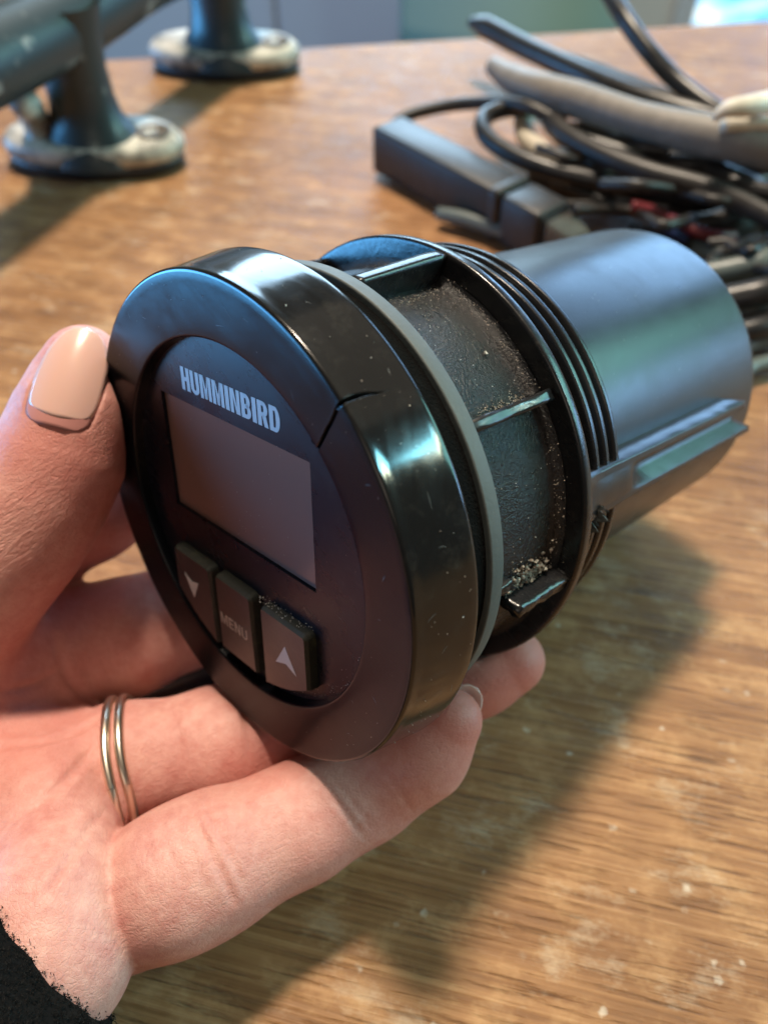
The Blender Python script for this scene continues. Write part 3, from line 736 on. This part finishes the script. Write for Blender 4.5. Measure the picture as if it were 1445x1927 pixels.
# sleeve cuff
js = [J(-148, 2020, 90, 334), J(-270, 2160, 100, 440), J(-440, 2400, 112, 500), J(-620, 2700, 120, 520)]
def sleeve_sdf(P):
    d = chain(P, js, 6.)
    ax_ = js[-1][0]-js[0][0]; ax_ = (ax_/np.linalg.norm(ax_)).astype(np.float32); s = (P-js[0][0].astype(np.float32))@ax_
    w_ = .5*np.sin(P[:, 0]*.55+P[:, 2]*.4)+.4*np.sin(P[:, 1]*.9-P[:, 0]*.35)
    hem = .9*np.exp(-((s-5.)/2.2)**2)-.7*np.exp(-((s-9.5)/1.6)**2)
    return d+w_*.6-hem
slo = np.min([c-r for c, r in js], 0)-2; shi = np.max([c+r for c, r in js], 0)+2; slo = np.maximum(slo, [wr[0]-30, -90, 2])
sv, sf = surface_nets(sleeve_sdf, slo, shi, 1.3)
me = bpy.data.meshes.new('sleeve'); me.from_pydata([tuple(v*MM-base) for v in sv], [], [tuple(int(i) for i in f) for f in sf]); me.update()
sleeve = link('sleeve', me, M['fleece'], person)
sg = grad(sleeve_sdf, sv.astype(np.float32))
V = []; F = []
vis = np.argwhere((sg@camb > -.35) & (sv[:, 0] > wr[0]+18))[:, 0]
for i in rng.choice(vis, 110000):
    p = sv[i]+rng.normal(0, .25, 3); g_ = sg[i]; tng = rng.normal(0, 1, 3); tng -= g_*(tng@g_); tng /= np.linalg.norm(tng)
    L = rng.uniform(.15, .55); w_ = rng.uniform(.010, .020); sd = np.cross(g_, tng); k = len(V)
    dirv = g_*rng.uniform(.3, .9)+tng*rng.uniform(.2, .9)
    V += [tuple((p-sd*w_)*MM-base), tuple((p+sd*w_)*MM-base), tuple((p+dirv*L*.6+g_*.1+sd*w_*.7)*MM-base), tuple((p+dirv*L+tng*L*.35)*MM-base)]
    F += [(k, k+1, k+2), (k, k+2, k+3)]
o = frompy('fleece_pile', V, F, mat('fleece_fibre', (.0065, .0065, .007), 1.0, Specular_IOR_Level=.05, Sheen_Weight=.10), sleeve, False); o['kind'] = 'stuff'

# ring on the ring finger: two slim wavy bands
A = fingers['ring'][1]; Bq = fingers['ring'][2]; ax_ = Bq[0]-A[0]; ax_ /= np.linalg.norm(ax_)
rc = A[0]; rr = A[1]+.25
ringo = tag(empty('ring', tuple(rc*MM)), 'slim silver double-band ring around the base of the ring finger', 'ring')
uu = np.cross(ax_, camb); uu /= np.linalg.norm(uu); ww = np.cross(uu, ax_)
tilt = .16
def finger_r(o_, d_):
    r = rr-2.5
    while r < rr+2.2 and float(hand_sdf(np.array([o_+d_*r], np.float32))[0]) < 0: r += .12
    return r
for kband, off in enumerate((-.95, .95)):
    pts = []
    for i in range(72):
        a = 2*math.pi*i/72; wob = .38*math.sin(3*a+.6+kband*.5)+.2*math.sin(5*a)
        o1 = ax_*(off+wob*.6+tilt*rr*math.sin(a)*.35); d1 = uu*math.sin(a)+ww*math.cos(a); pts.append((o1, d1, finger_r(rc+o1, d1)))
    rs = np.array([p[2] for p in pts]); 
    for _ in range(6): rs = (np.roll(rs, 1)+2*rs+np.roll(rs, -1))/4
    pts = [(p[0]+p[1]*(r_+.35))*MM for p, r_ in zip(pts, rs)]
    pts.append(pts[0]); pts = np.array(pts); V, F = tube(pts, .00072, 10, False)
    frompy('band', V, F, M['gold'], ringo)

# ------------------------------------------------------------------ painted metal cleat, out of focus at the upper left
mp = mat('worn_blue_grey_paint', (.10, .15, .17), .38); t = NT(mp)
c = t.coord(); nz_ = t.noise(c, 90, 5, .65)
t.color(t.mix(t.ramp(nz_, [(.60, 0.), (.68, .8)]), (.028, .042, .046), (.30, .30, .28)))
mfoot = mat('chipped_cream_paint', (.5, .48, .4), .5); t = NT(mfoot); t.color(t.ramp(t.noise(t.coord(), 110, 5, .65), [(.36, (.05, .06, .06)), (.47, (.30, .29, .25)), (.60, (.58, .55, .47))]))
mbolt = mat('dull_brown_bolt', (.09, .075, .06), .6)
mshade = mat('foot_shade_black', (.012, .014, .016), .45)  # black for the layer under the feet, painting in their dark base shadow
F1, F2 = tpt(188, 303), tpt(428, 128); dirc = (F2-F1).normalized()
cleat = tag(empty('cleat', tuple(F1)), 'old blue-grey painted metal cleat with worn cream feet standing at the upper left', 'cleat')
KC = CAMH/.14
zb = .0475*KC
def sub(name, V, F, m, smooth=True): return frompy(name, [tuple(Vector(v)-F1) for v in V], F, m, cleat, smooth, recalc=True)
pts = [F1-dirc*.13+Vector((0, 0, zb+.004)), F1-dirc*.05+Vector((0, 0, zb)), F1+Vector((0, 0, zb-.001)), (F1+F2)/2+Vector((0, 0, zb+.001)), F2+Vector((0, 0, zb)), F2+dirc*.07+Vector((0, 0, zb+.006)), F2+dirc*.13+Vector((0, 0, zb+.010))]
pp = catmull(pts, 8); V, F = tube(pp, np.interp(np.linspace(0, 1, len(pp)), [0, .2, .8, 1], [.0125*KC, .0125*KC, .0115*KC, .009*KC]), 20); sub('bar', V, F, mp)
side = Vector((dirc.y, -dirc.x, 0))
for Fc in (F1, F2):
    # flared pedestal
    V, F = [], []; prof_ = [(.0, .0225), (.004, .0215), (.009, .0165), (.014, .0135), (.020, .0122), (.030, .0120), (.040, .0132), (.050, .0155)]
    nn_ = 28
    for (z, r) in prof_:
        for k in range(nn_): a = 2*math.pi*k/nn_; q = Fc+side*(KC*r*1.05*math.cos(a))+dirc*(KC*r*.8*math.sin(a)); V.append((q.x, q.y, (z+.004)*KC))
    for i in range(len(prof_)-1):
        for k in range(nn_): a = i*nn_+k; b = i*nn_+(k+1) % nn_; F.append((a, b, b+nn_, a+nn_))
    sub('pedestal', V, F, mp)
    # oval foot with a bolt hole at each end
    V, F = [], []; lay = [(.0048, .90), (.0048, .985), (.0085, 1.), (.0112, .92), (.0118, .5)]
    nn_ = 40
    for (z, s) in lay:
        for k in range(nn_):
            a = 2*math.pi*k/nn_; ex = math.copysign(abs(math.cos(a))**.8, math.cos(a)); q = Fc+Vector((1, -.08, 0))*(KC*.0345*s*ex)+Vector((.08, 1, 0))*(KC*.0165*s*math.sin(a)); V.append((q.x, q.y, z*KC+.0002))
    for i in range(len(lay)-1):
        for k in range(nn_): a = i*nn_+k; b = i*nn_+(k+1) % nn_; F.append((a, b, b+nn_, a+nn_))
    F.append(tuple(range(nn_))); F.append(tuple((len(lay)-1)*nn_+k for k in range(nn_)))
    sub('foot', V, F, mfoot)
    V, F = [], []  # black layer added under the foot in place of its shadow
    for (z, s) in ((0., .93), (.0010, .97), (.0050, .97), (.0052, .6)):
        for k in range(nn_):
            a = 2*math.pi*k/nn_; ex = math.copysign(abs(math.cos(a))**.8, math.cos(a)); q = Fc+Vector((1, -.08, 0))*(KC*.0345*s*ex)+Vector((.08, 1, 0))*(KC*.0165*s*math.sin(a)); V.append((q.x, q.y, z*KC+.0002))
    for i in range(3):
        for k in range(nn_): a = i*nn_+k; b = i*nn_+(k+1) % nn_; F.append((a, b, b+nn_, a+nn_))
    F.append(tuple(range(nn_))); F.append(tuple(3*nn_+k for k in range(nn_)))
    sub('shade_base', V, F, mshade)
    for sgn in (1,):
        V, F = [], []
        q0 = Fc+Vector((1, -.08, 0))*(KC*.024*sgn)
        for (r, z) in ((.0058, .0108), (.0062, .0124), (.0046, .0124), (.0040, .0117)):
            for k in range(20): a = 2*math.pi*k/20; V.append((q0.x+KC*r*math.cos(a), q0.y+KC*r*math.sin(a), z*KC))
        for i in range(3):
            for k in range(20): a = i*20+k; b = i*20+(k+1) % 20; F.append((a, b, b+20, a+20))
        F.append(tuple(60+k for k in range(20)))
        sub('bolt_hole', V, F, mbolt)
# slanting web beside the nearer pedestal
V, F = tube(catmull([tpt(62, 300, 4), tpt(80, 262, 9), tpt(62, 215, 17), tpt(45, 190, 26)], 6), [.0048]*19, 12); sub('web', V, F, mfoot)

# ------------------------------------------------------------------ cables and plugs
def cmat(name, col, r=.4): 
    m = mat(name, col, r); t = NT(m); n_ = t.noise(t.coord(), 260, 4, .6)
    t.color(t.mix(t.ramp(n_, [(.45, 0.), (.75, .45)]), col, tuple(min(1, x*1.5+.022) for x in col))); return m
mk = cmat('black_cable_jacket', (.016, .016, .017), .34); mkd = cmat('dusty_black_jacket', (.020, .018, .017), .45)
mgy = cmat('grey_cable_jacket', (.20, .18, .155), .55); mcr = cmat('cream_cable_jacket', (.60, .55, .45), .55); mteal = cmat('grey_green_jacket', (.10, .125, .12), .4)
mred = cmat('red_wire', (.13, .010, .016), .4); mblue = cmat('blue_wire', (.010, .025, .10), .4); mtan = cmat('tan_wire', (.36, .25, .16), .5)
def cable(pts, rpx, m, label, cat='cable', name='cable', rr=None, endcap=False):
    P = [tpt(*p) for p in pts]; dm = sum(depth_of(p) for p in P)/len(P)
    path = catmull([tuple(p) for p in P], 10); rad = np.full(len(path), rpx*dm/FPX)
    if rr is not None: rad *= np.interp(np.linspace(0, 1, len(path)), np.linspace(0, 1, len(rr)), rr)
    lowest = (path[:, 2]-rad).min()
    path[:, 2] = np.maximum(path[:, 2], rad+.0003)
    V, F = tube(path, rad, 14); o0 = Vector(path[0])
    o = frompy(name, [tuple(Vector(v)-o0) for v in V], F, m, None, True); o.location = o0
    G = 'cables tangled in the pile'
    return tag(o, label, cat, G)
cable([(885, 42, 20), (915, 52, 20), (985, 88, 20), (1080, 132, 21), (1200, 183, 22), (1330, 222, 22), (1480, 262, 20)], 21, mk, 'thick black cable whose blunt rounded end points up left at the pile top', rr=[.45, 1.05, 1, .95, 1, 1, 1])
cable([(1120, -60, 44), (1165, 20, 40), (1215, 90, 34), (1270, 150, 28), (1350, 210, 24), (1470, 270, 20)], 17, mk, 'black cable rising out of the top of the photo from the pile')
cable([(1010, 102, 14), (1100, 128, 14), (1210, 170, 16), (1340, 218, 16)], 17, mkd, 'dusty dark cable lying just behind the thick blunt-ended black cable')
cable([(928, 125, 24), (965, 150, 25), (1020, 172, 27), (1090, 190, 28), (1200, 226, 29), (1310, 252, 30), (1400, 270, 30), (1500, 292, 28)], 35, mgy, 'thick grey-beige sheathed cable lying across the top of the pile', rr=[.55, .8, .95, .95, .9, 1, 1, 1])
cable([(1342, 222, 40), (1372, 205, 42), (1420, 198, 42), (1500, 178, 40)], 20, mcr, 'cream white cable end at the right edge above the grey sheathed cable', rr=[.35, .8, 1, 1])
cable([(1360, 235, 36), (1410, 232, 36), (1500, 235, 36)], 13, mcr, 'thin cream cable under the cream white cable end')
cable([(736, 262, 9), (742, 240, 11), (770, 216, 13), (850, 198, 16), (930, 193, 20), (990, 200, 24), (1060, 235, 22)], 12, mkd, 'thin dusty black lead curving from the rear of the rectangular plug')
cable([(1000, 205, 20), (950, 205, 20), (912, 222, 19), (912, 252, 18), (950, 283, 17), (1030, 318, 16), (1150, 345, 15), (1300, 372, 14), (1480, 410, 12)], 17, mk, 'black cable making a tight hairpin loop left of the white lead')
cable([(990, 200, 16), (985, 240, 16), (1005, 275, 15), (1060, 308, 14), (1130, 330, 12), (1240, 352, 10)], 19, mcr, 'cream lead looping down behind the black hairpin loop')
cable([(1030, 215, 22), (1060, 250, 22), (1130, 290, 22), (1220, 325, 22), (1330, 355, 22), (1420, 395, 20), (1500, 440, 18)], 20, mkd, 'dusty brown-black cable sloping down to the right through the middle of the pile')
cable([(1080, 262, 14), (1180, 292, 14), (1300, 300, 16), (1500, 322, 16)], 22, mk, 'black cable running under the grey sheathed cable')
cable([(1180, 330, 8), (1280, 340, 10), (1380, 320, 14), (1500, 315, 14)], 20, mteal, 'grey-green cable in the shade below the grey sheathed cable')
cable([(1150, 372, 8), (1260, 392, 8), (1360, 400, 8), (1500, 395, 8)], 26, mk, 'heavy black cable low in the pile above the red wire')
cable([(1188, 388, 16), (1222, 396, 15), (1270, 418, 13), (1325, 440, 12), (1380, 446, 10)], 11, mred, 'thin red wire above the rear of the gauge', cat='wire', name='wire')
cable([(1195, 402, 14), (1215, 412, 13), (1250, 432, 12), (1290, 450, 10)], 9, mblue, 'thin blue wire beside the red wire', cat='wire', name='wire')
cable([(1300, 268, 12), (1318, 300, 12), (1308, 320, 10)], 14, mtan, 'short tan wire end showing between the dark cables', cat='wire', name='wire')
cable([(1180, 440, 4), (1320, 450, 6), (1400, 425, 10), (1500, 380, 12)], 20, mkd, 'dusty black cable curving up right behind the gauge housing')
cable([(1300, 470, 6), (1390, 480, 8), (1500, 455, 8)], 22, mteal, 'grey-green cable emerging beside the top of the gauge housing')
cable([(1120, 455, 5), (1200, 490, 5), (1280, 520, 5), (1390, 530, 5), (1500, 520, 5)], 24, mk, 'black cable behind the upper end of the gauge housing')
cable([(1120, 460, 5), (1200, 498, 5), (1300, 590, 5), (1400, 585, 5), (1500, 575, 5)], 20, mkd, 'dusty dark cable behind the middle of the gauge housing end')
cable([(1120, 465, 5), (1200, 506, 5), (1340, 645, 5), (1420, 640, 5), (1500, 628, 5)], 18, mgy, 'grey cable behind the lower end of the gauge housing')
cable([(1120, 470, 5), (1200, 514, 5), (1340, 700, 4), (1420, 688, 4), (1500, 668, 4)], 14, mteal, 'lowest grey-green cable at the right edge beside the gauge housing')
cable([(825, 402, 4), (870, 410, 5), (940, 432, 5), (1010, 452, 5)], 13, mteal, 'short dark lead lying flat under the rectangular plug')
cable([(1040, 235, 8), (1110, 300, 8), (1200, 345, 8), (1320, 380, 9), (1480, 392, 9)], 22, mk, 'black cable deep in the pile between the cream lead and the tan wire')
cable([(1000, 330, 5), (1100, 365, 5), (1220, 372, 6), (1350, 345, 8), (1480, 338, 8)], 19, mk, 'black cable at the bottom of the pile just right of the plug')
cable([(1210, 300, 20), (1320, 318, 22), (1400, 352, 22), (1500, 372, 22)], 17, mk, 'slim black cable directly under the right half of the grey sheathed cable')
cable([(1230, 425, 9), (1330, 418, 12), (1440, 378, 16), (1520, 350, 18)], 18, mkd, 'dusty dark cable rising to the right just above the red wire')
cable([(1120, 475, 5), (1200, 522, 5), (1290, 572, 8), (1385, 560, 12), (1440, 548, 14), (1510, 535, 14)], 26, mk, 'black cable poking out right of the gauge housing at half its height')
cable([(1120, 480, 5), (1200, 530, 5), (1300, 640, 6), (1395, 625, 9), (1440, 615, 10), (1510, 600, 10)], 22, mk, 'black cable just above the grey cable at the right edge')
cable([(1120, 485, 5), (1200, 538, 5), (1280, 525, 8), (1385, 505, 12), (1440, 490, 14), (1510, 470, 14)], 22, mteal, 'grey-green cable slanting away from the top right of the housing')
cable([(60, 1400, 3.2), (180, 1352, 3.2), (290, 1300, 3.2), (390, 1262, 3.2), (520, 1225, 3.2), (700, 1190, 3.2)], 36, mk, 'black cable added on the table to darken the shaded gap behind the middle and ring fingers', rr=[.9, 1, 1, 1, 1, .9])  # cable added here; its black stands in for deep shade under the hand
rc_ = random.Random(5)
for nm_, p0, p1 in (('thin black lead crossing the cream lead', (1010, 270), (1240, 330)), ('thin black lead just above the red wire', (1130, 350), (1420, 372)), ('thin black lead at the right edge below the tan wire', (1270, 330), (1500, 345)),
                  ('thin black lead between grey sheath and hairpin loop', (1030, 225), (1260, 300)), ('thin black lead low behind the socket', (1080, 400), (1300, 415)), ('thin black lead slanting over the grey-green cable right of the housing', (1330, 455), (1500, 520)),
                  ('thin black lead crossing the tan wire', (1200, 275), (1480, 372)), ('thin black lead at the foot of the pile beside the housing top', (1330, 500), (1500, 430))):
    h0 = rc_.uniform(10, 24); pts_ = [(p0[0]+(p1[0]-p0[0])*k/4, p0[1]+(p1[1]-p0[1])*k/4+rc_.uniform(-14, 14), h0+rc_.uniform(-3, 3)) for k in range(5)]
    cable(pts_, rc_.uniform(8, 12), rc_.choice((mk, mkd)), nm_)
for k in range(9):
    x0, y0 = rc_.uniform(1020, 1110), rc_.uniform(255, 380); x1, y1 = rc_.uniform(1480, 1560), rc_.uniform(250, 430); hh = rc_.uniform(5, 16); bow = rc_.uniform(-45, 45)
    pts_ = [(x0+(x1-x0)*q/5, y0+(y1-y0)*q/5+bow*math.sin(math.pi*q/5)+rc_.uniform(-6, 6), hh+rc_.uniform(-3, 3)) for q in range(6)]
    cable(pts_, rc_.uniform(6, 10), rc_.choice((mk, mk, mkd)), 'one of many thin dark leads lost in the tangled middle of the cable pile')
# rectangular plug and the socket it is pushed into
def slab(a, b, wide, thick, m, parent, base0, name, bev=.0012, tw=0.0):
    d = b-a; L = d.length; x = d.normalized(); z = Vector((0, 0, 1)); y = z.cross(x).normalized(); z = x.cross(y)
    Mx = Matrix((x, y, z)).transposed()
    bm = bmesh.new(); box(bm, (0, 0, 0), (L, wide, thick)); bevel_all(bm, bev, 2)
    bmesh.ops.transform(bm, matrix=Matrix.Translation((a+b)/2-base0) @ Mx.to_4x4(), verts=bm.verts)
    return frombm(name, bm, m, parent, True)
pa, pb = tpt(728, 270, 9), tpt(960, 394, 9); pcn = tpt(1085, 462, 9)
plug = tag(empty('plug', tuple(pa)), 'long rectangular black plug lying at the left end of the cable pile', 'plug')
slab(pa, pb, .0135, .0150, mkd, plug, pa, 'body')
slab(pb-(pb-pa)*.06, pb+(pb-pa)*.01, .0145, .016, mkd, plug, pa, 'collar')
sock = tag(empty('socket', tuple(pb)), 'black cable socket with ribbed strain relief joined to the rectangular plug', 'socket')
dd_ = (pcn-pb)
slab(pb+dd_*.06, pb+dd_*.62, .0135, .0145, mkd, sock, pb, 'body')
for k in range(7):
    a0 = pb+dd_*(.64+k*.065); s_ = 1-.07*k
    slab(a0, a0+dd_*.042, .012*s_, .0125*s_, mgy if k > 0 else mkd, sock, pb, 'strain_relief_rib', .0006)
slab(pb+dd_*.6, pb+dd_*1.14, .0068, .0068, mk, sock, pb, 'strain_relief_core')
